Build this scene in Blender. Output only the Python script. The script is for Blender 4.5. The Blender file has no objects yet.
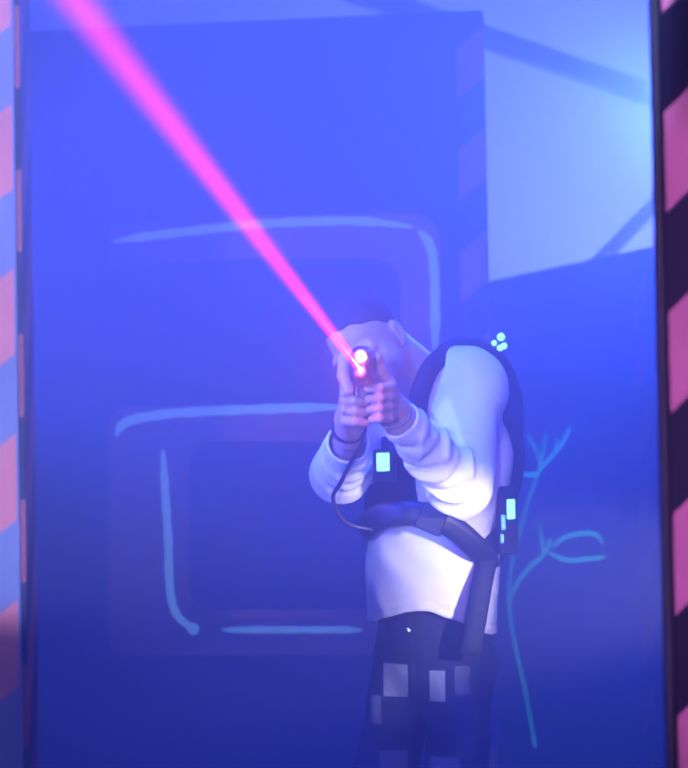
import bpy, bmesh, math, random
import numpy as np
from mathutils import Vector, Matrix

SC = bpy.context.scene
COL = SC.collection
random.seed(4)
R = math.radians

# ------------------------------------------------------------------ camera
FPX = 1960.0
CAM = np.array([0.0, 0.0, 1.25])
PITCH, ROLL = R(1.7), R(1.0)
_f = np.array([0, math.cos(PITCH), math.sin(PITCH)])
_r0 = np.array([1.0, 0, 0]); _u0 = np.cross(_r0, _f)
_r = math.cos(ROLL) * _r0 - math.sin(ROLL) * _u0
_u = math.sin(ROLL) * _r0 + math.cos(ROLL) * _u0


def ray(px, py):
    return _f + (px - 344) / FPX * _r - (py - 384) / FPX * _u


def P(px, py, d):
    """world point seen at a pixel at a given depth"""
    return CAM + d * ray(px, py)


def hit(px, py, p0, n):
    d = ray(px, py)
    return CAM + d * (np.dot(p0 - CAM, n) / np.dot(d, n))


cam_d = bpy.data.cameras.new('camera')
cam = bpy.data.objects.new('camera', cam_d)
COL.objects.link(cam)
cam.matrix_world = Matrix(((_r[0], _u[0], -_f[0], CAM[0]), (_r[1], _u[1], -_f[1], CAM[1]),
                           (_r[2], _u[2], -_f[2], CAM[2]), (0, 0, 0, 1)))
cam_d.sensor_width = 36
cam_d.lens = FPX / 768 * 36
cam_d.clip_start = 0.05
cam_d.dof.use_dof = True
cam_d.dof.focus_distance = 3.75
cam_d.dof.aperture_fstop = 4.6
SC.camera = cam

# ------------------------------------------------------------------ helpers


def nrm(v):
    v = np.asarray(v, float)
    return v / np.linalg.norm(v)


def link(name, me, mat=None, parent=None, base=None):
    o = bpy.data.objects.new(name, me)
    COL.objects.link(o)
    if mat:
        me.materials.append(mat)
    if parent is not None:
        o.parent = parent
    return o


def tag(o, label=None, cat=None, group=None, kind=None):
    for k, v in (('label', label), ('category', cat), ('group', group), ('kind', kind)):
        if v:
            o[k] = v
    return o


def empty(name, loc):
    o = bpy.data.objects.new(name, None)
    COL.objects.link(o)
    o.location = Vector(loc)
    o.empty_display_size = 0.1
    return o


def origin_of(parent):
    v = np.zeros(3)
    while parent is not None:
        v = v + np.array(parent.location)
        parent = parent.parent
    return v


def mesh_obj(name, verts, faces, mat, parent=None, smooth=True, loc=None):
    """verts are world coordinates; the object's origin is loc (or its parent's)"""
    o0 = origin_of(parent)
    base = np.zeros(3) if loc is None else np.asarray(loc, float) - o0
    v = np.asarray(verts, float) - o0 - base
    me = bpy.data.meshes.new(name)
    me.from_pydata(v.tolist(), [], [list(map(int, f)) for f in faces])
    bm = bmesh.new(); bm.from_mesh(me)
    bmesh.ops.recalc_face_normals(bm, faces=bm.faces)
    bm.to_mesh(me); bm.free()
    if smooth:
        me.polygons.foreach_set('use_smooth', [True] * len(me.polygons))
    me.update()
    o = link(name, me, mat, parent)
    o.location = Vector(base)
    return o


class MB:
    """collects shapes into one mesh"""

    def __init__(self):
        self.v = []; self.f = []

    def add(self, v, f):
        n = len(self.v)
        self.v += [tuple(map(float, p)) for p in v]
        self.f += [tuple(i + n for i in q) for q in f]
        return self

    def box(self, c, half, M=None, bevel=0.0):
        c = np.asarray(c, float); M = np.eye(3) if M is None else np.asarray(M)
        bm = bmesh.new()
        bmesh.ops.create_cube(bm, size=1.0)
        for w in bm.verts:
            w.co = Vector((w.co.x * 2 * half[0], w.co.y * 2 * half[1], w.co.z * 2 * half[2]))
        if bevel > 0:
            bmesh.ops.bevel(bm, geom=bm.edges[:], offset=bevel, segments=3, profile=0.6, affect='EDGES')
        bm.verts.index_update()
        v = [c + M @ np.array(w.co) for w in bm.verts]
        f = [[w.index for w in q.verts] for q in bm.faces]
        bm.free()
        return self.add(v, f)

    def tube(self, pts, rad, n=10, caps=True, flat=None, nor=None):
        """tube along pts; rad scalar or list; flat = (width axis scale, normal axis scale) with nor"""
        pts = [np.asarray(p, float) for p in pts]
        m = len(pts)
        rad = [rad] * m if np.isscalar(rad) else list(rad)
        v, f = [], []
        prev = None
        for i, p in enumerate(pts):
            t = nrm(pts[min(i + 1, m - 1)] - pts[max(i - 1, 0)])
            if nor is not None:
                nn = np.asarray(nor[i] if np.ndim(nor) == 2 else nor, float)
                b = nrm(np.cross(t, nn)); a = nrm(np.cross(b, t))
            else:
                if prev is None:
                    ref = np.array([0, 0, 1.0]) if abs(t[2]) < 0.9 else np.array([1.0, 0, 0])
                    prev = nrm(np.cross(ref, t))
                b = nrm(prev - np.dot(prev, t) * t); prev = b
                a = np.cross(b, t)
            sw, sn = flat if flat else (1, 1)
            for k in range(n):
                th = 2 * math.pi * k / n
                v.append(p + rad[i] * (math.cos(th) * sw * b + math.sin(th) * sn * a))
        for i in range(m - 1):
            for k in range(n):
                f.append((i * n + k, i * n + (k + 1) % n, (i + 1) * n + (k + 1) % n, (i + 1) * n + k))
        if caps:
            f.append(tuple(range(n))); f.append(tuple((m - 1) * n + k for k in range(n)))
        return self.add(v, f)

    def sphere(self, c, r, M=None, n=16):
        bm = bmesh.new()
        bmesh.ops.create_uvsphere(bm, u_segments=n, v_segments=max(6, n // 2), radius=1)
        bm.verts.index_update()
        M = np.eye(3) if M is None else M
        r = (r, r, r) if np.isscalar(r) else r
        v = [np.asarray(c) + M @ (np.array(w.co) * np.array(r)) for w in bm.verts]
        f = [[w.index for w in q.verts] for q in bm.faces]
        bm.free()
        return self.add(v, f)

    def prism(self, poly, nor, t):
        """flat polygon (world points) given thickness t along nor"""
        n = len(poly); nor = nrm(nor)
        v = [np.asarray(p) + nor * t for p in poly] + [np.asarray(p) for p in poly]
        f = [tuple(range(n)), tuple(range(2 * n - 1, n - 1, -1))]
        f += [(i, n + i, n + (i + 1) % n, (i + 1) % n) for i in range(n)]
        return self.add(v, f)

    def obj(self, name, mat, parent=None, smooth=False, loc=None):
        return mesh_obj(name, self.v, self.f, mat, parent, smooth, loc)


def spline(pts, n=6):
    """Catmull-Rom through pts"""
    pts = [np.asarray(p, float) for p in pts]
    q = [2 * pts[0] - pts[1]] + pts + [2 * pts[-1] - pts[-2]]
    out = []
    for i in range(1, len(q) - 2):
        for k in range(n):
            t = k / n
            a, b, c, d = q[i - 1], q[i], q[i + 1], q[i + 2]
            out.append(0.5 * (2 * b + (c - a) * t + (2 * a - 5 * b + 4 * c - d) * t * t + (3 * b - a - 3 * c + d) * t ** 3))
    out.append(pts[-1])
    return out


# ------------------------------------------------------------------ distance-field sculpting
def smin(a, b, k):
    if k <= 0:
        return np.minimum(a, b)
    h = np.maximum(k - np.abs(a - b), 0) / k
    return np.minimum(a, b) - h * h * k * 0.25


class Field:
    def __init__(self, lo, hi, h):
        self.lo = np.asarray(lo, np.float64); self.h = h
        self.n = np.ceil((np.asarray(hi) - self.lo) / h).astype(int) + 1
        self.F = np.full(self.n, 0.5, np.float32)

    def block(self, lo, hi):
        a = np.clip(np.floor((np.asarray(lo) - self.lo) / self.h).astype(int), 0, self.n)
        b = np.clip(np.ceil((np.asarray(hi) - self.lo) / self.h).astype(int) + 1, 0, self.n)
        s = tuple(slice(i, j) for i, j in zip(a, b))
        ax = [(self.lo[i] + self.h * np.arange(a[i], b[i])).astype(np.float32) for i in range(3)]
        X, Y, Z = np.meshgrid(*ax, indexing='ij', copy=False)
        return s, X, Y, Z

    def put(self, prim, k=0.0, op='add'):
        fn, lo, hi = prim
        m = k + 0.02
        s, X, Y, Z = self.block(np.asarray(lo) - m, np.asarray(hi) + m)
        if 0 in X.shape:
            return self
        d = fn(X, Y, Z)
        if op == 'add':
            self.F[s] = smin(self.F[s], d, k)
        else:
            self.F[s] = -smin(-self.F[s], d, k)
        return self

    def whole(self):
        return self.block(self.lo, self.lo + self.h * (self.n - 1))

    def mesh(self):
        return surface_nets(self.F, self.lo, self.h)


def surface_nets(F, lo, h):
    S = F < 0
    nx, ny, nz = F.shape
    cnt = np.zeros((nx - 1, ny - 1, nz - 1), np.int8)
    for i in (0, 1):
        for j in (0, 1):
            for k in (0, 1):
                cnt += S[i:nx - 1 + i, j:ny - 1 + j, k:nz - 1 + k]
    act = (cnt > 0) & (cnt < 8)
    I = np.argwhere(act)
    idx = np.full(act.shape, -1, np.int32)
    idx[act] = np.arange(len(I))
    acc = np.zeros((len(I), 3)); num = np.zeros(len(I))
    cor = [(i, j, k) for i in (0, 1) for j in (0, 1) for k in (0, 1)]
    val = {c: F[I[:, 0] + c[0], I[:, 1] + c[1], I[:, 2] + c[2]].astype(np.float64) for c in cor}
    for c in cor:
        for ax in range(3):
            if c[ax] == 0:
                e = list(c); e[ax] = 1; e = tuple(e)
                va, vb = val[c], val[e]
                m = (va < 0) != (vb < 0)
                t = np.where(m, va / np.where(m, va - vb, 1), 0)
                p = np.tile(np.array(c, float), (len(I), 1)); p[:, ax] += t
                acc += p * m[:, None]; num += m
    V = lo + h * (I + acc / num[:, None])
    quads = []
    for ax in range(3):
        sl0 = [slice(None)] * 3; sl1 = [slice(None)] * 3
        sl0[ax] = slice(0, -1); sl1[ax] = slice(1, None)
        ch = S[tuple(sl0)] != S[tuple(sl1)]
        E = np.argwhere(ch)
        b, c = (ax + 1) % 3, (ax + 2) % 3
        ok = (E[:, b] > 0) & (E[:, c] > 0) & (E[:, b] < F.shape[b] - 1) & (E[:, c] < F.shape[c] - 1)
        E = E[ok]
        ins = S[E[:, 0], E[:, 1], E[:, 2]]

        def cell(db, dc):
            q = E.copy(); q[:, b] += db; q[:, c] += dc
            return idx[q[:, 0], q[:, 1], q[:, 2]]
        q = np.stack([cell(-1, -1), cell(0, -1), cell(0, 0), cell(-1, 0)], 1)
        q[~ins] = q[~ins][:, ::-1]
        quads.append(q)
    Q = np.concatenate(quads)
    return V, Q


def sdf_obj(name, field, mat, parent=None, smooth_iter=1, keep=0):
    V, Q = field.mesh()
    me = bpy.data.meshes.new(name)
    o0 = origin_of(parent)
    v = (V - o0).astype(np.float32)
    # a light relaxation evens the sculpt
    for _ in range(smooth_iter):
        s = np.zeros_like(v); c = np.zeros(len(v), np.float32)
        for a, b in ((0, 1), (1, 2), (2, 3), (3, 0)):
            np.add.at(s, Q[:, a], v[Q[:, b]]); np.add.at(c, Q[:, a], 1)
            np.add.at(s, Q[:, b], v[Q[:, a]]); np.add.at(c, Q[:, b], 1)
        v = 0.5 * v + 0.5 * s / c[:, None]
    me.vertices.add(len(v)); me.vertices.foreach_set('co', v.ravel())
    me.loops.add(len(Q) * 4); me.loops.foreach_set('vertex_index', Q.ravel().astype(np.int32))
    me.polygons.add(len(Q))
    me.polygons.foreach_set('loop_start', np.arange(0, len(Q) * 4, 4, dtype=np.int32))
    me.polygons.foreach_set('use_smooth', np.ones(len(Q), bool))
    me.update(calc_edges=True); me.validate()
    return link(name, me, mat, parent)


def rcone(a, b, ra, rb, wob=None):
    a = np.asarray(a, float); b = np.asarray(b, float); ab = b - a; L2 = float(ab @ ab)

    def fn(X, Y, Z):
        px, py, pz = X - a[0], Y - a[1], Z - a[2]
        t = (px * ab[0] + py * ab[1] + pz * ab[2]) / L2
        tc = np.clip(t, 0, 1)
        d = np.sqrt((px - ab[0] * tc) ** 2 + (py - ab[1] * tc) ** 2 + (pz - ab[2] * tc) ** 2) - (ra + (rb - ra) * tc)
        if wob is not None:
            d = d + wob(px, py, pz, tc)
        return d
    m = max(ra, rb) + 0.012
    return fn, np.minimum(a, b) - m, np.maximum(a, b) + m


def ellip(c, r, M=None):
    c = np.asarray(c, float); r = np.asarray(r, float); M = np.eye(3) if M is None else np.asarray(M)

    def fn(X, Y, Z):
        px, py, pz = X - c[0], Y - c[1], Z - c[2]
        l = [px * M[0, i] + py * M[1, i] + pz * M[2, i] for i in range(3)]
        k0 = np.sqrt((l[0] / r[0]) ** 2 + (l[1] / r[1]) ** 2 + (l[2] / r[2]) ** 2)
        k1 = np.sqrt((l[0] / r[0] ** 2) ** 2 + (l[1] / r[1] ** 2) ** 2 + (l[2] / r[2] ** 2) ** 2) + 1e-6
        return k0 * (k0 - 1) / k1
    m = max(r)
    return fn, c - m, c + m


def rbox(c, half, M=None, rad=0.01):
    c = np.asarray(c, float); hf = np.asarray(half, float) - rad; M = np.eye(3) if M is None else np.asarray(M)

    def fn(X, Y, Z):
        px, py, pz = X - c[0], Y - c[1], Z - c[2]
        q = [np.abs(px * M[0, i] + py * M[1, i] + pz * M[2, i]) - hf[i] for i in range(3)]
        o = np.sqrt(sum(np.maximum(a, 0) ** 2 for a in q))
        return o + np.minimum(np.maximum(q[0], np.maximum(q[1], q[2])), 0) - rad
    m = float(np.linalg.norm(half))
    return fn, c - m, c + m


def econe(a, b, ra, rb, M, squash, wob=None):
    """round cone whose section is squashed along M's second axis"""
    a = np.asarray(a, float); b = np.asarray(b, float); M = np.asarray(M)
    S = np.array([1, 1 / squash, 1.0])
    A = np.zeros(3); B = S * (M.T @ (b - a)); L2 = float(B @ B)

    def fn(X, Y, Z):
        px, py, pz = X - a[0], Y - a[1], Z - a[2]
        l = [(px * M[0, i] + py * M[1, i] + pz * M[2, i]) * S[i] for i in range(3)]
        t = np.clip((l[0] * B[0] + l[1] * B[1] + l[2] * B[2]) / L2, 0, 1)
        d = np.sqrt(sum((l[i] - B[i] * t) ** 2 for i in range(3))) - (ra + (rb - ra) * t)
        d = d * (0.5 + 0.5 * squash)
        if wob is not None:
            d = d + wob(px, py, pz, t)
        return d
    m = max(ra, rb) + 0.02
    return fn, np.minimum(a, b) - m, np.maximum(a, b) + m


# ------------------------------------------------------------------ materials
def mat_new(name):
    m = bpy.data.materials.new(name)
    m.use_nodes = True
    nt = m.node_tree
    return m, nt, nt.nodes, nt.links, nt.nodes['Principled BSDF']


def solid(name, col, rough=0.6, metal=0.0, var=0.12, scale=30, bump=0.0, emit=None, estr=0.0, spec=0.5):
    m, nt, N, L, b = mat_new(name)
    b.inputs['Roughness'].default_value = rough
    b.inputs['Metallic'].default_value = metal
    b.inputs['Specular IOR Level'].default_value = spec
    tc = N.new('ShaderNodeTexCoord')
    nz = N.new('ShaderNodeTexNoise'); nz.inputs['Scale'].default_value = scale; nz.inputs['Detail'].default_value = 4
    L.new(tc.outputs['Object'], nz.inputs['Vector'])
    mx = N.new('ShaderNodeMix'); mx.data_type = 'RGBA'
    mx.inputs['A'].default_value = (*[c * (1 - var) for c in col], 1)
    mx.inputs['B'].default_value = (*[min(1, c * (1 + var)) for c in col], 1)
    L.new(nz.outputs['Fac'], mx.inputs['Factor'])
    L.new(mx.outputs['Result'], b.inputs['Base Color'])
    if bump:
        bp = N.new('ShaderNodeBump'); bp.inputs['Strength'].default_value = bump; bp.inputs['Distance'].default_value = 0.003
        L.new(nz.outputs['Fac'], bp.inputs['Height']); L.new(bp.outputs['Normal'], b.inputs['Normal'])
    if emit:
        b.inputs['Emission Color'].default_value = (*emit, 1)
        b.inputs['Emission Strength'].default_value = estr
    return m


def math_node(N, L, op, a, b=None):
    n = N.new('ShaderNodeMath'); n.operation = op
    for i, v in enumerate((a, b)):
        if v is None:
            continue
        if isinstance(v, (int, float)):
            n.inputs[i].default_value = v
        else:
            L.new(v, n.inputs[i])
    return n.outputs[0]


def stripes(name, ca, cb, period, slope, phase, axis='X', duty=0.5, margin=None, rough=0.55):
    """diagonal hazard stripes in object space; margin = (lo, hi) of the axis where stripes are painted"""
    m, nt, N, L, b = mat_new(name)
    b.inputs['Roughness'].default_value = rough
    b.inputs['Specular IOR Level'].default_value = 0.12
    tc = N.new('ShaderNodeTexCoord'); sp = N.new('ShaderNodeSeparateXYZ')
    L.new(tc.outputs['Object'], sp.inputs[0])
    nz = N.new('ShaderNodeTexNoise'); nz.inputs['Scale'].default_value = 9; nz.inputs['Detail'].default_value = 5
    L.new(tc.outputs['Object'], nz.inputs['Vector'])
    h = math_node(N, L, 'MULTIPLY', sp.outputs[axis], slope)
    v = math_node(N, L, 'SUBTRACT', sp.outputs['Z'], h)
    v = math_node(N, L, 'DIVIDE', v, period)
    v = math_node(N, L, 'ADD', v, phase + 50)
    v = math_node(N, L, 'FRACT', v)
    mask = math_node(N, L, 'LESS_THAN', v, duty)
    if margin:
        mask = math_node(N, L, 'MULTIPLY', mask, math_node(N, L, 'GREATER_THAN', sp.outputs[axis], margin[0]))
        mask = math_node(N, L, 'MULTIPLY', mask, math_node(N, L, 'LESS_THAN', sp.outputs[axis], margin[1]))
    w = math_node(N, L, 'MULTIPLY_ADD', nz.outputs['Fac'], 0.5)
    w.node.inputs[2].default_value = 0.72
    mx = N.new('ShaderNodeMix'); mx.data_type = 'RGBA'
    mx.inputs['A'].default_value = (*ca, 1); mx.inputs['B'].default_value = (*cb, 1)
    L.new(mask, mx.inputs['Factor'])
    m2 = N.new('ShaderNodeVectorMath'); m2.operation = 'SCALE'
    L.new(mx.outputs['Result'], m2.inputs[0]); L.new(w, m2.inputs['Scale'])
    L.new(m2.outputs[0], b.inputs['Base Color'])
    return m


def emitter(name, col, s):
    m, nt, N, L, b = mat_new(name)
    b.inputs['Base Color'].default_value = (*[min(1, c) for c in col], 1)
    b.inputs['Emission Color'].default_value = (*col, 1)
    b.inputs['Emission Strength'].default_value = s
    b.inputs['Roughness'].default_value = 0.25
    return m


def vol_emit(name, col, s):
    m, nt, N, L, b = mat_new(name)
    N.remove(b)
    e = N.new('ShaderNodeEmission'); e.inputs['Color'].default_value = (*col, 1); e.inputs['Strength'].default_value = s
    L.new(e.outputs[0], N['Material Output'].inputs['Volume'])
    return m


def haze_mat(name, col, dens, g):
    m, nt, N, L, b = mat_new(name)
    N.remove(b)
    e = N.new('ShaderNodeVolumeScatter'); e.inputs['Color'].default_value = (*col, 1)
    e.inputs['Density'].default_value = dens; e.inputs['Anisotropy'].default_value = g
    L.new(e.outputs[0], N['Material Output'].inputs['Volume'])
    return m


PAINT_DARK = (0.035, 0.040, 0.075)
M = {}
M['floor'] = solid('floor_black_paint', (0.03, 0.03, 0.04), 0.6, scale=6)
M['wall'] = solid('wall_dark_paint', (0.05, 0.055, 0.09), 0.8, scale=5)
M['bright_wall'] = solid('pale_blue_wall', (0.55, 0.6, 0.7), 0.85, var=0.05, scale=2)
M['panel'] = stripes('panel_blue_paint', PAINT_DARK, (0.75, 0.2, 0.08), 0.311, 1.1, 0.0, 'X', 0.5, (1.32, 1.42))
M['partition'] = solid('partition_navy_paint', (0.04, 0.05, 0.12), 0.7, scale=4)
M['beam'] = solid('beam_steel', (0.03, 0.035, 0.06), 0.6)
M['orange'] = solid('orange_wall_paint', (0.62, 0.17, 0.09), 0.6, var=0.2, scale=12)
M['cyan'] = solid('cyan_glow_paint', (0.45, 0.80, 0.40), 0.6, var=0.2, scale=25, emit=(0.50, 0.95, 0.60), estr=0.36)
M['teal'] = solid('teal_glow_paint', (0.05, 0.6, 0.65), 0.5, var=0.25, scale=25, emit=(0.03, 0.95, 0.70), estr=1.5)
M['skin'] = solid('skin', (0.55, 0.33, 0.25), 0.5, var=0.08, scale=60, bump=0.05)
M['hair'] = solid('short_dark_hair', (0.03, 0.022, 0.02), 0.8, var=0.5, scale=400, bump=0.6)
M['shirt'] = solid('white_cotton', (0.80, 0.80, 0.80), 0.85, var=0.04, scale=250, bump=0.12, spec=0.2)
M['vest'] = solid('vest_black_nylon', (0.02, 0.02, 0.024), 0.7, var=0.3, scale=300, bump=0.2, spec=0.2)
M['web'] = solid('belt_black_webbing', (0.02, 0.02, 0.024), 0.45, var=0.3, scale=220, bump=0.15, spec=0.35)
M['plastic'] = solid('gun_black_plastic', (0.03, 0.025, 0.03), 0.35, var=0.2, scale=40)
M['metal'] = solid('silver_metal', (0.7, 0.7, 0.72), 0.25, 1.0, var=0.1)
M['shoe'] = solid('shoe_black_leather', (0.03, 0.03, 0.03), 0.5)
M['eye'] = solid('eye_white', (0.7, 0.68, 0.66), 0.2, var=0.02)
M['iris'] = solid('eye_dark_iris', (0.03, 0.02, 0.015), 0.15)
M['led'] = emitter('sensor_cyan_light', (0.30, 0.85, 1.0), 3.0)
M['led_blue'] = emitter('sensor_blue_light', (0.12, 0.45, 1.0), 2.4)
M['lens'] = emitter('gun_white_lens', (1.0, 0.62, 0.72), 11.0)
M['laser'] = emitter('gun_laser_diode', (1.0, 0.25, 0.35), 9.0)


# ------------------------------------------------------------------ setting
def quadwall(name, a, b, z0, z1, t, mat, loc=None, kind='structure'):
    """upright slab from ground point a to b (front face on a-b, thickness t away from the camera)"""
    a = np.array([a[0], a[1], 0.0]); b = np.array([b[0], b[1], 0.0])
    d = nrm(b - a); n = np.array([-d[1], d[0], 0])
    L = np.linalg.norm(b - a)
    me = MB().box([L / 2, t / 2, (z0 + z1) / 2], [L / 2, t / 2, (z1 - z0) / 2], bevel=0.004)
    o = me.obj(name, mat)
    o.location = Vector(a); o.rotation_euler.z = math.atan2(d[1], d[0])
    if kind:
        o['kind'] = kind
    return o, d, -n


XL, XR, YF, YB, ZC = -3.6, 3.6, -2.2, 9.8, 4.3


def slab(name, c, h, mat):
    o = MB().box(c, h).obj(name, mat); o['kind'] = 'structure'; return o


slab('floor', ((XL + XR) / 2, (YF + YB) / 2, -0.05), ((XR - XL) / 2, (YB - YF) / 2, 0.05), M['floor'])
slab('ceiling', ((XL + XR) / 2, (YF + YB) / 2, ZC + 0.05), ((XR - XL) / 2, (YB - YF) / 2, 0.05), M['bright_wall'])
slab('wall_left', (XL - 0.05, (YF + YB) / 2, ZC / 2), (0.05, (YB - YF) / 2, ZC / 2), M['wall'])
slab('wall_right', (XR + 0.05, (YF + YB) / 2, ZC / 2), (0.05, (YB - YF) / 2, ZC / 2), M['wall'])
slab('wall_far', ((XL + XR) / 2, YB + 0.05, ZC / 2), ((XR - XL) / 2, 0.05, ZC / 2), M['bright_wall'])
slab('wall_front', ((XL + XR) / 2, YF - 0.05, ZC / 2), ((XR - XL) / 2, 0.05, ZC / 2), M['wall'])

# big painted panel behind the man
pl, pr = P(22, 31, 6.12), P(482, 10, 5.93)
pdir = nrm([pr[0] - pl[0], pr[1] - pl[1], 0])
pa = pl - pdir * 0.85
panel_top = 0.5 * (pl[2] + pr[2])
panel, pd, pn = quadwall('wall_back', pa[:2], pr[:2], 0, panel_top, 0.09, M['panel'])
panel_len = float(np.linalg.norm((pr - pa)[:2]))
PP0 = np.array([pr[0], pr[1], 0.0])


def on_panel(px, py, off=0.0):
    return hit(px, py, PP0 + pn * off, pn)


# stripe column on the panel's right border, set from where it is seen
def panel_x(px, py):
    return float(np.dot(on_panel(px, py) - np.array([pa[0], pa[1], 0]), pd))


def panel_z(px, py):
    return float(on_panel(px, py)[2])


sx0, sx1 = panel_x(458, 150), panel_length if False else panel_len + 0.01
p_per = abs(panel_z(472, 150) - panel_z(472, 252))
p_slope = 0.85
p_ph = -((panel_z(459, 202) - p_slope * panel_x(459, 202)) / p_per)
M['panel2'] = stripes('panel_blue_paint_striped_edge', PAINT_DARK, (0.75, 0.2, 0.08), p_per, p_slope, p_ph, 'X', 0.5, (sx0, sx1))
panel.data.materials[0] = M['panel2']

# partition on the right, further back
ra_, rb_ = P(488, 286, 8.4), P(664, 238, 6.9)
rd = nrm([rb_[0] - ra_[0], rb_[1] - ra_[1], 0])
ra2 = ra_ - rd * 0.5
rb2 = rb_ + rd * 1.6
part_top = 0.5 * (ra_[2] + rb_[2])
partition, rdd, rn = quadwall('wall_right_back', ra2[:2], rb2[:2], 0, part_top, 0.08, M['partition'])
RP0 = np.array([ra_[0], ra_[1], 0.0])


def on_part(px, py, off=0.0):
    return hit(px, py, RP0 + rn * off, rn)


def part_xz(px, py):
    q = on_part(px, py) - np.array([ra2[0], ra2[1], 0])
    return float(np.dot(q, rdd)), float(q[2])


q_per = abs(part_xz(644, 500)[1] - part_xz(644, 568)[1])
q_ph = -(part_xz(638, 535)[1] - 0.9 * part_xz(638, 535)[0]) / q_per
partition.data.materials[0] = stripes('partition_navy_striped_edge', (0.04, 0.05, 0.12), (0.62, 0.17, 0.09), q_per, 0.9, q_ph, 'X', 0.5,
                                      (part_xz(638, 500)[0], part_xz(651, 500)[0]))


# roof braces
def brace(name, a, b, w):
    d = nrm(b - a); t = nrm(np.cross(d, [0, 1, 0])); y = np.cross(t, d)
    o = MB().box((a + b) / 2, (np.linalg.norm(b - a) / 2, w / 2, w / 2), np.stack([d, y, t], 1), 0.006).obj(name, M['beam'])
    o['kind'] = 'structure'
    return o


brace('ceiling_beam', P(300, -27, 8.0), P(760, 133, 8.0), 0.082)
brace('ceiling_beam', P(590, 271, 7.9), P(720, 138, 7.9), 0.060)

# striped posts of the doorway the photo is taken through
STR = (0.86, 0.30, 0.34)


def post(STR, name, corner, side, width, depth, ca, period, slope, ref_px, ref_d, duty, label, group, edge):
    """corner = inner front corner on the floor; side -1 goes to the left"""
    cx, cy = corner
    x0, x1 = (cx - width, cx) if side < 0 else (cx, cx + width)
    ref = P(*ref_px, ref_d)
    root = empty(name, ((x0 + x1) / 2, cy + depth / 2, 0))
    tag(root, label, 'post', group)
    ph = -((ref[2] - slope * (ref[0] - root.location.x)) / period)
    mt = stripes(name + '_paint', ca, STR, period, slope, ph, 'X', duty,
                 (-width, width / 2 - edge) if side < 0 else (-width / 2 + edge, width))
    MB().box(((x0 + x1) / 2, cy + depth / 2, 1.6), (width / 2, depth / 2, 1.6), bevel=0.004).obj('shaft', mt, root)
    # the board lining the inner side, its own painted stripes
    mi = M['wall'] if side > 0 else stripes(name + '_lining_paint', PAINT_DARK, [0.45 * q for q in STR], period, 2.2, 0.1, 'Y', 0.5)
    xi = cx + (0.004 if side < 0 else -0.004)
    MB().box((xi, cy + depth / 2, 1.6), (0.004, depth / 2 - 0.004, 1.6), bevel=0.002).obj('lining', mi, root)
    MB().box(((x0 + x1) / 2, cy + depth / 2, 3.22), (width / 2 + 0.02, depth / 2 + 0.02, 0.02), bevel=0.004).obj('cap', M['wall'], root)
    return root


lc = P(18, 384, 2.8); rc = P(667, 384, 2.3)
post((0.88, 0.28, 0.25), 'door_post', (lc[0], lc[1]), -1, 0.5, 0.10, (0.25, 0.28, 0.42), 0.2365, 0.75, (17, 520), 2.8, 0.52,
     'pale grey post with orange diagonal stripes at the left edge', 'striped posts of the doorway', 0.004)
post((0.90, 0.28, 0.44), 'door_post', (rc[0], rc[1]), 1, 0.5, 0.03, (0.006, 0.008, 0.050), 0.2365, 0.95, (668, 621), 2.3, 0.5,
     'dark navy post with orange diagonal stripes at the right edge', 'striped posts of the doorway', 0.004)
quadwall('wall_doorway_left', (XL, lc[1] + 0.05), (lc[0] - 0.5, lc[1] + 0.05), 0, 3.2, 0.06, M['wall'])
quadwall('wall_doorway_right', (rc[0] + 0.5, rc[1] + 0.05), (XR, rc[1] + 0.05), 0, 3.2, 0.06, M['wall'])

# ------------------------------------------------------------------ giant numeral on the panel
def arc_px(cx, cy, r, a0, a1, n=7):
    return [(cx + r * math.cos(R(a0 + (a1 - a0) * i / n)), cy - r * math.sin(R(a0 + (a1 - a0) * i / n))) for i in range(n + 1)]


out = [(110, 226), (250, 216)] + arc_px(412, 241, 28, 95, 0) + arc_px(412, 412, 30, 0, -90)
out += [(300, 442)] + arc_px(215, 468, 27, 90, 180) + arc_px(215, 582, 27, 180, 270)
out += [(300, 610), (440, 610), (440, 655), (300, 655)] + arc_px(126, 638, 18, 270, 180) + arc_px(130, 428, 22, 180, 95)
out += [(250, 405), (380, 404)] + arc_px(386, 390, 14, -90, 0) + arc_px(370, 290, 32, 0, 90)[1:] + [(250, 259), (110, 266)]
num = empty('wall_numeral', on_panel(270, 655))
tag(num, 'giant orange block numeral 2 with cyan glow strokes painted on the blue back wall', 'painted numeral')
MB().prism([on_panel(*q, 0.0015) for q in out], pn, 0.002).obj('numeral', M['orange'], num)


def stroke(name, pts, w, mat, parent, place, nor, taper=True, n=6, off=0.0045):
    c = spline([place(x, y, off) for x, y in pts], n)
    m = len(c)
    rad = []
    for i in range(m):
        t = i / (m - 1)
        e = min(1, 0.35 + 5 * min(t, 1 - t)) if taper else 1
        rad.append(w * e * (0.9 + 0.12 * math.sin(i * 1.7)))
    return MB().tube(c, [1.12 * q for q in rad], 10, True, (1.0, 0.0016 / w), nor).obj(name, mat, parent, True)


for pts, w in [
    ([(115, 241), (150, 236), (200, 230), (250, 225), (300, 222), (360, 221), (412, 227)], 0.0135),
    ([(419, 231), (430, 245), (434, 270), (435, 310), (435, 352)], 0.0145),
    ([(116, 436), (123, 424), (140, 418), (180, 413), (240, 410), (300, 408), (346, 407)], 0.0145),
    ([(163, 450), (165, 490), (168, 540), (170, 590), (177, 615), (194, 630)], 0.0130),
    ([(222, 630), (270, 630), (320, 630), (362, 630)], 0.0105)]:
    stroke('glow_stroke', pts, w, M['cyan'], num, on_panel, pn)
MB().sphere(on_panel(193, 629, 0.004), (0.019, 0.019, 0.0022), np.stack([pd, [0, 0, 1], pn], 1)).obj('paint_blob', M['cyan'], num, True)

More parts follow.
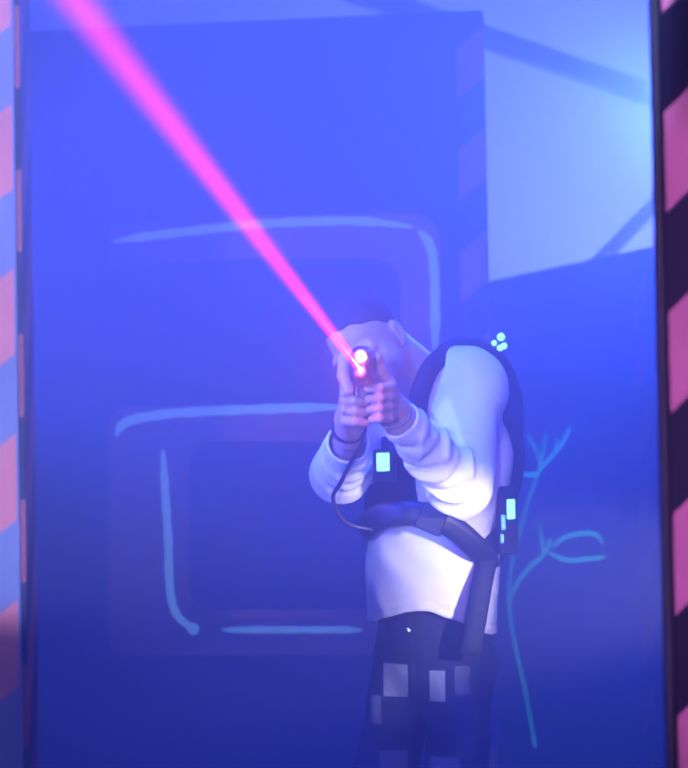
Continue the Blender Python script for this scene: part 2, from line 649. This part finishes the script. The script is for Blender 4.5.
# ------------------------------------------------------------------ glowing plant drawn on the partition
plant = empty('painted_plant', on_part(537, 768))
tag(plant, 'thin teal glow paint plant with forked twigs on the dark right partition', 'painted plant')
stroke('stem', [(538, 775), (533, 735), (525, 690), (514, 640), (509, 600), (511, 570), (520, 530), (530, 495), (541, 468)],
       0.0055, M['teal'], plant, on_part, rn, False)
for pts in [
    [(541, 468), (552, 456), (563, 442), (571, 425)], [(541, 468), (536, 450), (527, 434)], [(538, 474), (543, 452), (546, 430)],
    [(554, 454), (557, 446), (556, 437)], [(538, 474), (528, 475), (518, 473)],
    [(510, 600), (518, 582), (532, 565), (543, 555), (541, 537), (539, 520)], [(543, 555), (548, 546), (551, 538)],
    [(547, 552), (566, 560), (586, 559), (606, 557)], [(552, 547), (568, 536), (590, 533), (599, 537), (603, 545)]]:
    stroke('twig', pts, 0.0066, M['teal'], plant, on_part, rn)
for cx, cy, lab in ((548, 520, 'faint orange paint patch beside the twigs of the painted teal plant, nearer the man'),
                    (605, 513, 'faint orange paint patch on the right partition, nearer the dark striped post')):
    q = [(cx - 17, cy + 1), (cx - 9, cy - 8), (cx + 15, cy - 7), (cx + 13, cy + 7), (cx - 12, cy + 9)]
    o = MB().prism([on_part(x, y, 0.001) for x, y in q], rn, 0.002).obj('paint_patch', M['orange'], None, False, on_part(cx, cy))
    tag(o, lab, 'paint patch', 'orange patches on the right partition')

# ------------------------------------------------------------------ the man
BASE = np.array([P(430, 640, 4.06)[0], P(430, 640, 4.06)[1], 0.0])
man = empty('person', BASE)
tag(man, 'man in white long sleeved shirt and patchwork jeans aiming a laser gun at the viewer', 'person')

FW = nrm([-0.58, -0.81, 0]); LT = nrm([-FW[1], FW[0], 0])     # his front, his left
MT = np.stack([LT, FW, [0, 0, 1]], 1)
pel, wai, che = P(434, 655, 4.06), P(432, 575, 4.03), P(439, 455, 4.0)
nb = P(437, 388, 3.97)
sL, eL, wL = P(470, 386, 3.93), P(461, 486, 3.74), P(400, 420, 3.56)
sR, eR, wR = P(386, 408, 4.14), P(341, 473, 3.92), P(350, 434, 3.64)
kneeL = BASE + LT * 0.085 + FW * 0.05 + np.array([0, 0, 0.50]); kneeR = BASE - LT * 0.09 + FW * 0.06 + np.array([0, 0, 0.50])
ankL = BASE + LT * 0.10 - FW * 0.0 + np.array([0, 0, 0.09]); ankR = BASE - LT * 0.11 + np.array([0, 0, 0.09])
hipL = pel + LT * 0.068 - np.array([0, 0, 0.02]); hipR = pel - LT * 0.068 - np.array([0, 0, 0.02])

# head frame
HS = 0.89
hc = P(368, 344, 3.84)
hf = nrm(np.array([-0.30, -0.76, -0.60]))
hr = nrm(np.cross(np.array([-0.42, 0, 1.0]), -hf))             # towards his left (viewer's right)
hu = nrm(np.cross(hr, -hf)); hu = hu if hu[2] > 0 else -hu
HM = np.stack([hr, hf, hu], 1)


def H(x, y, z):
    return hc + HM @ np.array([x, y, z]) * HS


B = Field((-0.10, 3.38, -0.01), (0.48, 4.32, 1.62), 0.0028)
# torso
B.put(econe(pel, wai, 0.100, 0.098, MT, 0.68))
B.put(econe(wai, che, 0.098, 0.125, MT, 0.70), 0.05)
B.put(econe(che, nb - np.array([0, 0, 0.03]), 0.125, 0.075, MT, 0.66), 0.05)
for s, e, w in ((sL, eL, wL), (sR, eR, wR)):
    B.put(rcone(nb - np.array([0, 0, 0.05]), s, 0.046, 0.050), 0.03)
    B.put(rcone(s, e, 0.050, 0.040), 0.03)
    B.put(rcone(e, w, 0.037, 0.0255), 0.015)
# legs
for h_, k_, a_ in ((hipL, kneeL, ankL), (hipR, kneeR, ankR)):
    B.put(rcone(h_, k_, 0.064, 0.050), 0.04)
    B.put(rcone(k_, a_, 0.050, 0.036), 0.03)
    B.put(rcone(a_ + np.array([0, 0, -0.045]), a_ + FW * 0.17 + np.array([0, 0, -0.055]), 0.036, 0.03), 0.03)
# neck and head
def hs(*r):
    return tuple(HS * q for q in r)


B.put(rcone(nb - np.array([0, 0, 0.02]), H(0, -0.035, -0.05), 0.064, 0.056), 0.04)
B.put(ellip(H(0, -0.012, 0.036), hs(0.074, 0.094, 0.080), HM), 0.03)
B.put(ellip(H(0, 0.030, -0.045), hs(0.057, 0.062, 0.076), HM), 0.03)
B.put(ellip(H(0, 0.074, -0.098), hs(0.024, 0.020, 0.018), HM), 0.03)
for s in (-1, 1):
    B.put(ellip(H(s * 0.043, 0.056, -0.028), hs(0.026, 0.028, 0.024), HM), 0.025)
    B.put(rcone(H(s * 0.012, 0.086, 0.020), H(s * 0.048, 0.070, 0.020), 0.010, 0.009), 0.016)
    B.put(ellip(H(s * 0.031, 0.094, -0.002), hs(0.017, 0.014, 0.012), HM), 0.012, 'sub')
    B.put(ellip(H(s * 0.031, 0.071, -0.002), hs(0.015, 0.0145, 0.0125), HM), 0.003)
    B.put(ellip(H(s * 0.031, 0.078, 0.006), hs(0.016, 0.010, 0.006), HM), 0.005)
    # ear
    B.put(ellip(H(s * 0.077, -0.010, -0.006), hs(0.010, 0.017, 0.029), HM), 0.006)
    B.put(ellip(H(s * 0.075, -0.002, -0.030), hs(0.007, 0.009, 0.010), HM), 0.006)
    B.put(ellip(H(s * 0.088, -0.004, -0.004), hs(0.008, 0.009, 0.018), HM), 0.003, 'sub')
B.put(rcone(H(0, 0.086, 0.012), H(0, 0.112, -0.032), 0.009, 0.012), 0.012)
for s in (-1, 1):
    B.put(ellip(H(s * 0.012, 0.098, -0.037), hs(0.009, 0.011, 0.008), HM), 0.006)
B.put(rcone(H(-0.020, 0.082, -0.062), H(0.020, 0.082, -0.062), 0.007, 0.007), 0.008)
B.put(rcone(H(-0.017, 0.081, -0.074), H(0.017, 0.081, -0.074), 0.008, 0.008), 0.008)
B.put(rcone(H(-0.021, 0.092, -0.068), H(0.021, 0.092, -0.068), 0.0025, 0.0025), 0.003, 'sub')


# hands
def finger(pts, r0=0.0092, r1=0.0072):
    pts = [P(*q) for q in pts]
    n = len(pts) - 1
    for i in range(n):
        a = r0 + (r1 - r0) * i / n; b = r0 + (r1 - r0) * (i + 1) / n
        B.put(rcone(pts[i], pts[i + 1], a, b), 0.004 if i else 0.007)


# right hand (viewer's left): palm behind and beside the grip, fingers across its front
B.put(rcone(wR, P(349, 418, 3.59), 0.027, 0.027), 0.02)
for y in (374, 392, 408, 420):
    B.put(rcone(P(350, 426, 3.60), P(347, y, 3.545), 0.020, 0.0125), 0.012)
finger([(348, 361, 3.545), (344, 360, 3.505), (343, 376, 3.472), (349, 391, 3.462)], 0.0130, 0.0095)
for y in (401, 411.5, 422):
    finger([(347, y - 2, 3.545), (345, y - .5, 3.492), (355, y, 3.462), (366, y + 1, 3.468)], 0.0090, 0.0078)
finger([(355, 402, 3.60), (366, 384, 3.59), (373, 373, 3.55), (374, 369, 3.52)], 0.0125, 0.0085)
# left hand (viewer's right): wraps the other side
B.put(rcone(wL, P(394, 409, 3.535), 0.027, 0.026), 0.02)
for y in (386, 396, 405, 413):
    B.put(rcone(P(396, 410, 3.54), P(389, y, 3.50), 0.020, 0.0125), 0.012)
for y, x in ((387, 368), (397.5, 369), (408, 370), (418, 372)):
    finger([(392, y - 1, 3.50), (389, y, 3.465), (380, y + .5, 3.440), (x, y + 1.5, 3.446)], 0.0088, 0.0076)
finger([(392, 398, 3.525), (388, 381, 3.50), (381, 368, 3.475), (378, 357, 3.465)], 0.0120, 0.0085)

body = sdf_obj('body', B, M['skin'], man, 1)

# hair: a close cap with the hairline high on the brow
Hf = Field(hc - 0.16, hc + 0.16, 0.0035)
Hf.put(ellip(H(0, -0.012, 0.036), hs(0.0765, 0.0965, 0.083), HM))
s_, X, Y, Z = Hf.whole()
lx, ly, lz = [((X - hc[0]) * HM[0, i] + (Y - hc[1]) * HM[1, i] + (Z - hc[2]) * HM[2, i]) / HS for i in range(3)]
front = np.interp(ly.ravel(), [-0.12, -0.06, -0.02, 0.0, 0.03, 0.06, 0.10], [-0.05, -0.04, -0.005, 0.022, 0.056, 0.082, 0.10]).reshape(ly.shape)
Hf.F = np.maximum(Hf.F, (front - lz + 0.003 * np.sin(lx * 160)).astype(np.float32) * 0.75)
sdf_obj('hair', Hf, M['hair'], man, 1)
for s in (-1, 1):
    MB().tube([H(s * 0.012, 0.0945, 0.021), H(s * 0.028, 0.0915, 0.026), H(s * 0.048, 0.079, 0.021)], [0.004, 0.0045, 0.0025], 8).obj('eyebrow', M['hair'], man, True)
    MB().sphere(H(s * 0.031, 0.0745, -0.003), hs(0.0105, 0.0124, 0.0062), HM).obj('eye', M['iris'], man, True)


# ---- shirt
def folds(amp, freq, tw, ph, sharp=False):
    def w(px, py, pz, t):
        a = px * 31 + pz * 17 - py * 23
        q = t * freq + tw * np.sin(a * 0.9 + ph) + ph
        v = (1.0 - 2.2 * np.abs(np.sin(q * 0.5))) if sharp else np.sin(q)
        v = v + 0.5 * np.sin(t * freq * 1.7 + a * 1.3 + ph * 2)
        return (-amp * v * (1 - t ** 6)).astype(np.float32)
    return w


SH = Field((-0.10, 3.50, 0.78), (0.46, 4.44, 1.62), 0.0036)
tor = folds(0.0022, 9, 1.5, 0.3)
hem = pel + np.array([0, 0, -0.05])
SH.put(econe(hem, wai, 0.150, 0.134, MT, 0.74, folds(0.0035, 3, 2.2, 1.0)))
SH.put(econe(wai, che, 0.134, 0.150, MT, 0.71, tor), 0.05)
SH.put(econe(che, nb - np.array([0, 0, 0.035]), 0.148, 0.088, MT, 0.67, tor), 0.05)
SH.put(rcone(nb - np.array([0, 0, 0.040]), sL, 0.070, 0.062), 0.04)
SH.put(rcone(nb - np.array([0, 0, 0.045]), sR, 0.068, 0.068), 0.05)
SH.put(rcone(sL, eL, 0.071, 0.060, folds(0.0036, 7, 3.2, 2.0, True)), 0.035)
cufL = P(390, 411, 3.545); cufR = P(347, 441, 3.665)
SH.put(rcone(eL, wL + (eL - wL) * 0.02, 0.058, 0.0385, folds(0.0062, 22, 2.6, 0.5, True)), 0.02)
SH.put(rcone(P(450, 374, 3.91), P(441, 418, 3.86), 0.046, 0.044), 0.05)
SH.put(rcone(sR, eR, 0.066, 0.057, folds(0.0028, 12, 2.0, 2.5)), 0.035)
SH.put(rcone(eR, wR + (eR - wR) * 0.22, 0.060, 0.042, folds(0.0022, 13, 3.0, 1.5, True)), 0.02)
s_, X, Y, Z = SH.whole()


def cutplane(p, n):
    return ((X - p[0]) * n[0] + (Y - p[1]) * n[1] + (Z - p[2]) * n[2]).astype(np.float32)


# open cuffs: the sleeve ends cut square and hollowed around the wrist
for e, w, k, ri in ((eL, wL, 0.02, 0.0325), (eR, wR, 0.22, 0.036)):
    d = nrm(w - e); end = w + (e - w) * k
    near = np.sqrt((X - end[0]) ** 2 + (Y - end[1]) ** 2 + (Z - end[2]) ** 2) < 0.075
    cp = cutplane(end + d * 0.008, d)
    SH.F = np.where(near, np.maximum(SH.F, cp), SH.F)
    SH.put(rcone(end - d * 0.03, end + d * 0.05, ri, ri), 0.0, 'sub')
# collar opening
SH.put(rcone(nb + np.array([-0.015, -0.02, 0.035]), nb + np.array([-0.06, -0.06, 0.13]), 0.058, 0.070), 0.006, 'sub')
# hem: higher in front, hanging down at the sides
hxs = [P(x, y, 3.97) for x, y in ((340, 626), (358, 626), (373, 626), (388, 618), (405, 611), (430, 610), (455, 619), (475, 628), (492, 635), (505, 636))]
zc = np.interp(X.ravel(), [q[0] for q in hxs], [q[2] for q in hxs]).reshape(X.shape) - 0.0015 * np.sin(X * 75)
SH.F = np.maximum(SH.F, (zc - Z).astype(np.float32))
SH.F += (0.0022 * np.exp(-((Z - zc - 0.020) / 0.0025) ** 2)).astype(np.float32)
shirt = sdf_obj('shirt', SH, M['shirt'], man, 1)

# ---- patchwork jeans
PT = Field((-0.05, 3.72, 0.05), (0.52, 4.44, 1.02), 0.0042)
PT.put(econe(wai - np.array([0, 0, 0.03]), pel, 0.116, 0.130, MT, 0.76))
for h_, k_, a_ in ((hipL, kneeL, ankL), (hipR, kneeR, ankR)):
    PT.put(rcone(h_, k_, 0.067, 0.066, folds(0.003, 9, 1.5, 0.4)), 0.03)
    PT.put(rcone(k_, a_ + np.array([0, 0, -0.01]), 0.068, 0.066, folds(0.004, 14, 1.5, 0.9)), 0.03)
s_, X, Y, Z = PT.whole()
PT.F = np.maximum(PT.F, (0.075 - Z).astype(np.float32))
fx = P(417, 690, 3.92)
PT.F += np.where((Z > 0.74) & (Y < 4.0), 0.0025 * np.exp(-((X - fx[0]) / 0.003) ** 2), 0).astype(np.float32)


def patch_mat():
    m, nt, N, L, b = mat_new('patchwork_denim')
    b.inputs['Roughness'].default_value = 0.9
    b.inputs['Specular IOR Level'].default_value = 0.2
    tc = N.new('ShaderNodeTexCoord'); sp = N.new('ShaderNodeSeparateXYZ'); L.new(tc.outputs['Object'], sp.inputs[0])
    nz = N.new('ShaderNodeTexNoise'); nz.inputs['Scale'].default_value = 260; L.new(tc.outputs['Object'], nz.inputs['Vector'])
    n2 = N.new('ShaderNodeTexNoise'); n2.inputs['Scale'].default_value = 18; L.new(tc.outputs['Object'], n2.inputs['Vector'])
    col = None
    cur = N.new('ShaderNodeMix'); cur.data_type = 'RGBA'
    cur.inputs['A'].default_value = (0.014, 0.016, 0.035, 1); cur.inputs['B'].default_value = (0.034, 0.036, 0.062, 1)
    L.new(nz.outputs['Fac'], cur.inputs['Factor'])
    col = cur.outputs['Result']
    for x0, y0, x1, y1, v in [(384, 668, 409, 702, .42), (430, 672, 446, 703, .42), (455, 667, 471, 695, .16), (380, 757, 409, 792, .30),
                              (431, 757, 460, 792, .30), (370, 628, 386, 646, .22), (474, 708, 492, 740, .10), (371, 703, 382, 731, .22),
                              (416, 708, 432, 726, .09), (455, 735, 475, 756, .08)]:
        a = P(x0, y0, 3.93) - BASE; c = P(x1, y1, 3.93) - BASE
        w = 0.0008
        g = math_node(N, L, 'MULTIPLY', math_node(N, L, 'GREATER_THAN', sp.outputs['X'], float(a[0])),
                      math_node(N, L, 'LESS_THAN', sp.outputs['X'], float(c[0])))
        g = math_node(N, L, 'MULTIPLY', g, math_node(N, L, 'LESS_THAN', sp.outputs['Z'], float(a[2])))
        g = math_node(N, L, 'MULTIPLY', g, math_node(N, L, 'GREATER_THAN', sp.outputs['Z'], float(c[2])))
        g = math_node(N, L, 'MULTIPLY', g, math_node(N, L, 'MULTIPLY_ADD', n2.outputs['Fac'], 0.35))
        g.node.inputs[1].default_value = 1.0
        g.node.inputs[1].default_value = 0.9
        mx = N.new('ShaderNodeMix'); mx.data_type = 'RGBA'
        L.new(g, mx.inputs['Factor']); L.new(col, mx.inputs['A'])
        mx.inputs['B'].default_value = (v * 0.95, v * 0.97, v * 1.1, 1)
        col = mx.outputs['Result']
    L.new(col, b.inputs['Base Color'])
    bp = N.new('ShaderNodeBump'); bp.inputs['Strength'].default_value = 0.2; bp.inputs['Distance'].default_value = 0.002
    L.new(nz.outputs['Fac'], bp.inputs['Height']); L.new(bp.outputs['Normal'], b.inputs['Normal'])
    return m


jeans = sdf_obj('jeans', PT, patch_mat(), man, 1)
bp = P(408, 631, 3.925)
MB().sphere(bp, (0.007, 0.004, 0.007)).obj('button', M['metal'], jeans, True)
for a_ in (ankL, ankR):
    F = Field(a_ - np.array([0.26, 0.26, 0.10]), a_ + np.array([0.26, 0.26, 0.05]), 0.005)
    F.put(rcone(a_ + np.array([0, 0, -0.038]), a_ + FW * 0.18 + np.array([0, 0, -0.05]), 0.046, 0.040))
    F.put(rcone(a_, a_ + np.array([0, 0, -0.04]), 0.044, 0.046), 0.02)
    s_, X, Y, Z = F.whole()
    F.F = np.maximum(F.F, (0.001 - Z).astype(np.float32))
    sdf_obj('shoe', F, M['shoe'], man, 1)

# ---- vest harness
vest = empty('laser_tag_vest', (0, 0, 0))
vest.parent = man
vest.location = (0, 0, 0)
vb = Field((-0.06, 3.62, 0.92), (0.46, 4.46, 1.56), 0.0045)
vb.put(econe(wai + np.array([0, 0, 0.07]), che, 0.150, 0.164, MT, 0.74))
vb.put(econe(che, nb - np.array([0, 0, 0.06]), 0.162, 0.095, MT, 0.70), 0.04)
s_, X, Y, Z = vb.whole()
F3 = (X - che[0]) * FW[0] + (Y - che[1]) * FW[1]
L3 = (X - che[0]) * LT[0] + (Y - che[1]) * LT[1]
# chest plate: only the front right of the body, and a back plate
chest = np.maximum(vb.F, (L3 - 0.012).astype(np.float32))
chest = np.maximum(chest, (0.03 - F3).astype(np.float32))
zq = [P(x, y, 3.88) for x, y in ((345, 556), (362, 549), (380, 533), (396, 522), (420, 512), (450, 508))]
zlo = np.interp(X.ravel(), [q[0] for q in zq], [q[2] for q in zq]).reshape(X.shape)
zhi = P(385, 436, 3.9)[2]
chest = np.maximum(chest, np.maximum((zlo - Z), (Z - zhi)).astype(np.float32))
back = np.maximum(vb.F - 0.011, (F3 + 0.045).astype(np.float32))
back = np.maximum(back, (P(440, 560, 4.05)[2] - Z).astype(np.float32))
keep = vb.F.copy()
vb.F = chest
sdf_obj('chest_plate', vb, M['vest'], vest, 2)
vb.F = back
sdf_obj('back_plate', vb, M['vest'], vest, 2)


def strap(name, pts, w, t, mat, parent, toward=None):
    """flat webbing along (px, py, depth, width factor) points, its face turned outward"""
    c = spline([P(*q[:3]) for q in pts], 6)
    ws = np.interp(np.linspace(0, 1, len(c)), np.linspace(0, 1, len(pts)), [q[3] if len(q) > 3 else 1 for q in pts])
    v, f = [], []
    ctr = che + np.array([0.0, 0.05, 0])
    prof = [(-1, -.6), (-.9, 1), (-.3, 1.25), (.3, 1.25), (.9, 1), (1, -.6), (.9, -1), (-.9, -1)]
    m = len(c)
    for i in range(m):
        tt = nrm(c[min(i + 1, m - 1)] - c[max(i - 1, 0)])
        nn = nrm(toward) if toward is not None else nrm(np.array([c[i][0] - ctr[0], c[i][1] - ctr[1], 0.3 * (c[i][2] - ctr[2])]))
        b = nrm(np.cross(tt, nn)); n = np.cross(b, tt)
        for a, q in prof:
            v.append(c[i] + b * a * w / 2 * ws[i] + n * q * t / 2)
    k = len(prof)
    for i in range(m - 1):
        for j in range(k):
            f.append((i * k + j, i * k + (j + 1) % k, (i + 1) * k + (j + 1) % k, (i + 1) * k + j))
    f += [tuple(range(k)), tuple((m - 1) * k + j for j in range(k))]
    return mesh_obj(name, v, f, mat, parent, True)


cd = np.array([0.15, -1.0, 0.05])
strap('shoulder_strap', [(418, 418, 3.81, .8), (420, 395, 3.815, .9), (429, 371, 3.84, .9), (446, 353, 3.90, .9), (466, 345, 3.98, 1), (485, 351, 4.05, 1),
                         (501, 368, 4.08, 1.1), (512, 400, 4.09, 1.1), (513, 440, 4.08, 1), (505, 485, 4.03, .9), (494, 528, 3.95, .9),
                         (485, 570, 3.90, 1), (478, 610, 3.875, 1), (470, 655, 3.88, 1)], 0.042, 0.018, M['vest'], vest, cd)
strap('waist_belt', [(362, 530, 3.93, 1.1), (380, 517, 3.87, 1.1), (405, 513, 3.835, 1.05), (432, 517, 3.83, 1), (456, 530, 3.845, 1), (478, 550, 3.875, 1),
                     (490, 566, 3.94, 1)], 0.048, 0.012, M['web'], vest, np.array([-0.25, -1, 0.05]))
bk = P(432, 519, 3.822)
bx = nrm(P(440, 521, 3.822) - P(424, 514, 3.826)); by = nrm([-0.2, -1, 0]); bz = np.cross(bx, by); bz = bz if bz[2] > 0 else -bz
MB().box(bk, (0.026, 0.009, 0.027), np.stack([bx, by, bz], 1), 0.004).obj('belt_buckle', M['web'], vest)


def sensor(c, fwd, w, h, lights, name='sensor'):
    fwd = nrm(fwd); rt = nrm(np.cross([0, 0, 1], -fwd)); rt = -rt if rt[0] < 0 else rt
    up = np.cross(fwd, rt); up = up if up[2] > 0 else -up
    m = np.stack([rt, fwd, up], 1)
    o = MB().box(c, (w / 2, 0.014, h / 2), m, 0.006).obj(name, M['vest'], vest)
    for lx_, lz_, lw, lh, mt in lights:
        MB().box(c + rt * lx_ + up * lz_ + fwd * 0.0135, (lw / 2, 0.004, lh / 2), m, 0.003).obj('lamp', mt, o)
    return o


sensor(P(385, 466, 3.83), FW * 0.5 + np.array([0, -0.6, 0]), 0.042, 0.066, [(0, 0.008, 0.026, 0.036, M['led'])], 'chest_sensor')
sensor(P(507, 520, 3.91), np.array([0.15, -1, 0]), 0.040, 0.135, [(0.005, 0.022, 0.017, 0.040, M['led']), (-0.011, -0.004, 0.009, 0.03, M['led_blue']), (-0.014, -0.036, 0.007, 0.018, M['led_blue'])], 'back_sensor')
# shoulder sensor: clear little domes on a bracket
sc_ = P(498, 346, 4.06)
br = MB().box(sc_, (0.018, 0.012, 0.006), np.eye(3), 0.002).obj('shoulder_sensor', M['plastic'], vest)
for px, py, r in ((501, 337, 0.0085), (504, 346, 0.007), (494, 343, 0.006), (500, 348, 0.0065)):
    MB().sphere(P(px, py, 4.045), r).obj('lamp', M['led'], br, True)

# bracelets and ring
def ringat(c, axis, r, tube_r, name, mat, beads=0, sq=1.0):
    axis = nrm(axis); a = nrm(np.cross(axis, [0.3, 0.2, 1])); b = np.cross(axis, a)
    m = MB()
    pts = [c + r * (math.cos(t) * a + sq * math.sin(t) * b) for t in np.linspace(0, 2 * math.pi, 33)]
    if beads:
        for k in range(beads):
            t = 2 * math.pi * k / beads
            m.sphere(c + r * (math.cos(t) * a + sq * math.sin(t) * b), tube_r, n=8)
    else:
        m.tube(pts, tube_r, 8, False)
    return m.obj(name, mat, man, True)


ringat(P(394, 413, 3.541), wL - P(389, 400, 3.50), 0.0305, 0.0032, 'bracelet', M['metal'], 40)
ringat(P(349, 428, 3.622), wR - P(349, 418, 3.59), 0.0305, 0.0040, 'bracelet', M['web'], 34)
ringat(P(348, 410.7, 3.480), P(354, 411, 3.462) - P(344, 410.5, 3.492), 0.0100, 0.0016, 'ring', M['metal'])

# ------------------------------------------------------------------ the laser gun
mz = P(361, 367, 3.39)
tgt = P(75, 0, 1.0)
src = P(361, 370, 3.385)
BD = nrm(tgt - src)
gu = nrm(np.array([0.03, 0, 1.0]) - BD * BD[2]); gr = nrm(np.cross(BD, gu))
gr = gr if gr[0] > 0 else -gr
GM = np.stack([gr, BD, gu], 1)


def G(x, y, z):
    return mz + GM @ np.array([x, y, z])


gun = empty('laser_gun', G(0, -0.12, -0.08))
tag(gun, 'black laser tag pistol with bright white lens gripped in both hands', 'laser gun')
GF = Field(mz - 0.34, mz + 0.34, 0.0035)
GF.put(rbox(G(0, -0.125, 0.004), (0.019, 0.125, 0.034), GM, 0.014))
GF.put(rbox(G(0, -0.275, 0.000), (0.017, 0.045, 0.026), GM, 0.010), 0.015)
GF.put(rbox(G(0, -0.17, 0.040), (0.008, 0.06, 0.006), GM, 0.003), 0.004)
GF.put(rcone(G(0, -0.012, 0.018), G(0, 0.004, 0.018), 0.0165, 0.0160), 0.004)
GF.put(rcone(G(0, -0.012, -0.012), G(0, 0.003, -0.012), 0.0150, 0.0145), 0.004)
GF.put(rcone(G(0, -0.05, 0.018), G(0, 0.03, 0.018), 0.0105, 0.0105), 0, 'sub')
GF.put(rcone(G(0, -0.02, -0.005), G(0, 0.03, -0.005), 0.0065, 0.0065), 0, 'sub')
sdf_obj('gun_body', GF, M['plastic'], gun, 1)
gr_c = P(363, 404, 3.515)
MB().box(gr_c, (0.014, 0.020, 0.040), GM, 0.009).obj('grip', M['plastic'], gun, True)
MB().tube([G(0, -0.02, 0.018), G(0, 0.010, 0.018), G(0, 0.016, 0.018)], [0.0088, 0.0088, 0.004], 20).obj('lens', M['lens'], gun, True)
MB().tube([src - BD * 0.02, src + BD * 0.004], 0.0050, 16).obj('laser_diode', M['laser'], gun, True)
cab = spline([P(363, 434, 3.53), P(361, 445, 3.56), P(351, 462, 3.64), P(341, 482, 3.69), P(333, 499, 3.78), P(345, 522, 3.82), P(372, 530, 3.845)], 8)
MB().tube(cab, 0.0042, 10).obj('cable', M['plastic'], gun, True)

# ------------------------------------------------------------------ the laser beam: light hanging in the haze
beam = empty('laser_beam', src)
tag(beam, 'magenta laser beam shooting from the gun muzzle up past the viewer', 'laser beam')
end = src + BD * 4.6
for rr, st in ((0.0094, 6.0), (0.0070, 11), (0.0046, 20)):
    MB().tube([src + BD * 0.006, end], rr, 24).obj('beam_glow', vol_emit('laser_light', (1.0, 0.004, 0.42), st), beam, True)
MB().tube([src + BD * 0.006, src + BD * 0.5, src + BD * 1.1], [0.0018, 0.0016, 0.0004], 12).obj('beam_core', emitter('laser_core_light', (1.0, 0.22, 0.85), 2.2), beam, True)

# ------------------------------------------------------------------ haze that fills the room
hz = MB().box(((XL + XR) / 2, (YF + YB) / 2, ZC / 2), ((XR - XL) / 2 - .01, (YB - YF) / 2 - .01, ZC / 2 - .01)).obj('haze', haze_mat('stage_haze', (1, 1, 1), 0.24, 0.5))
tag(hz, 'blue lit stage haze hanging in the whole room', 'haze', kind='stuff')


# ------------------------------------------------------------------ lights
def spot(name, loc, at, col, watts, angle, blend=0.4, size=0.05):
    l = bpy.data.lights.new(name, 'SPOT'); l.energy = watts; l.color = col
    l.spot_size = R(angle); l.spot_blend = blend; l.shadow_soft_size = size
    o = bpy.data.objects.new(name, l); COL.objects.link(o)
    o.location = Vector(loc)
    o.rotation_euler = (Vector(at) - Vector(loc)).to_track_quat('-Z', 'Y').to_euler()
    return o


spot('stage_and_fill_lamp', P(692, 100, 5.2), P(330, 400, 4.4), (0.04, 0.10, 1.0), 400, 140, 0.5, 0.08)
spot('stage_and_fill_lamp', (-0.35, 2.75, 3.4), (0.0, 3.9, 0.95), (0.014, 0.066, 1.0), 3600, 82, 0.8, 0.10)
spot('stage_and_fill_lamp', (2.4, 7.4, 1.0), (0.9, 9.8, 2.9), (0.13, 0.168, 1.0), 14500, 120, 0.8, 0.15)
spot('stage_and_fill_lamp', (-1.7, 3.2, 1.66), (0.3, 3.5, 1.50), (0.05, 0.07, 1.0), 2300, 40, 0.5, 0.08)  # added blue fill, no known fixture, brightens the haze before the man
# whiter lamps on the front side
spot('front_and_fill_lamp', (0.92, 2.62, 1.08), P(366, 594, 3.88), (0.92, 0.84, 1.0), 460, 23, 0.7, 0.03)
spot('front_and_fill_lamp', (-0.6, -1.9, 1.42), (-0.30, 6.0, 2.30), (0.42, 0.47, 1.0), 5800, 23, 0.03, 0.03)
spot('front_and_fill_lamp', (0.35, -1.9, 1.5), (0.66, 2.3, 1.25), (0.62, 0.32, 1.0), 1950, 15, 0.5, 0.05)  # added fill with no known source, aimed only at the right post
pl_ = bpy.data.lights.new('muzzle_glow', 'POINT'); pl_.energy = 1.8; pl_.color = (1, 0.12, 0.35); pl_.shadow_soft_size = 0.01
po = bpy.data.objects.new('muzzle_glow', pl_); COL.objects.link(po); po.location = Vector(G(0, 0.03, -0.005))

w = bpy.data.worlds.new('world'); SC.world = w; w.use_nodes = True
w.node_tree.nodes['Background'].inputs[0].default_value = (0.005, 0.01, 0.05, 1)
w.node_tree.nodes['Background'].inputs[1].default_value = 0.2

SC.view_settings.view_transform = 'Standard'
SC.view_settings.look = 'None'
SC.view_settings.gamma = 1
SC.view_settings.use_curve_mapping = False
SC.view_settings.exposure = 0.0
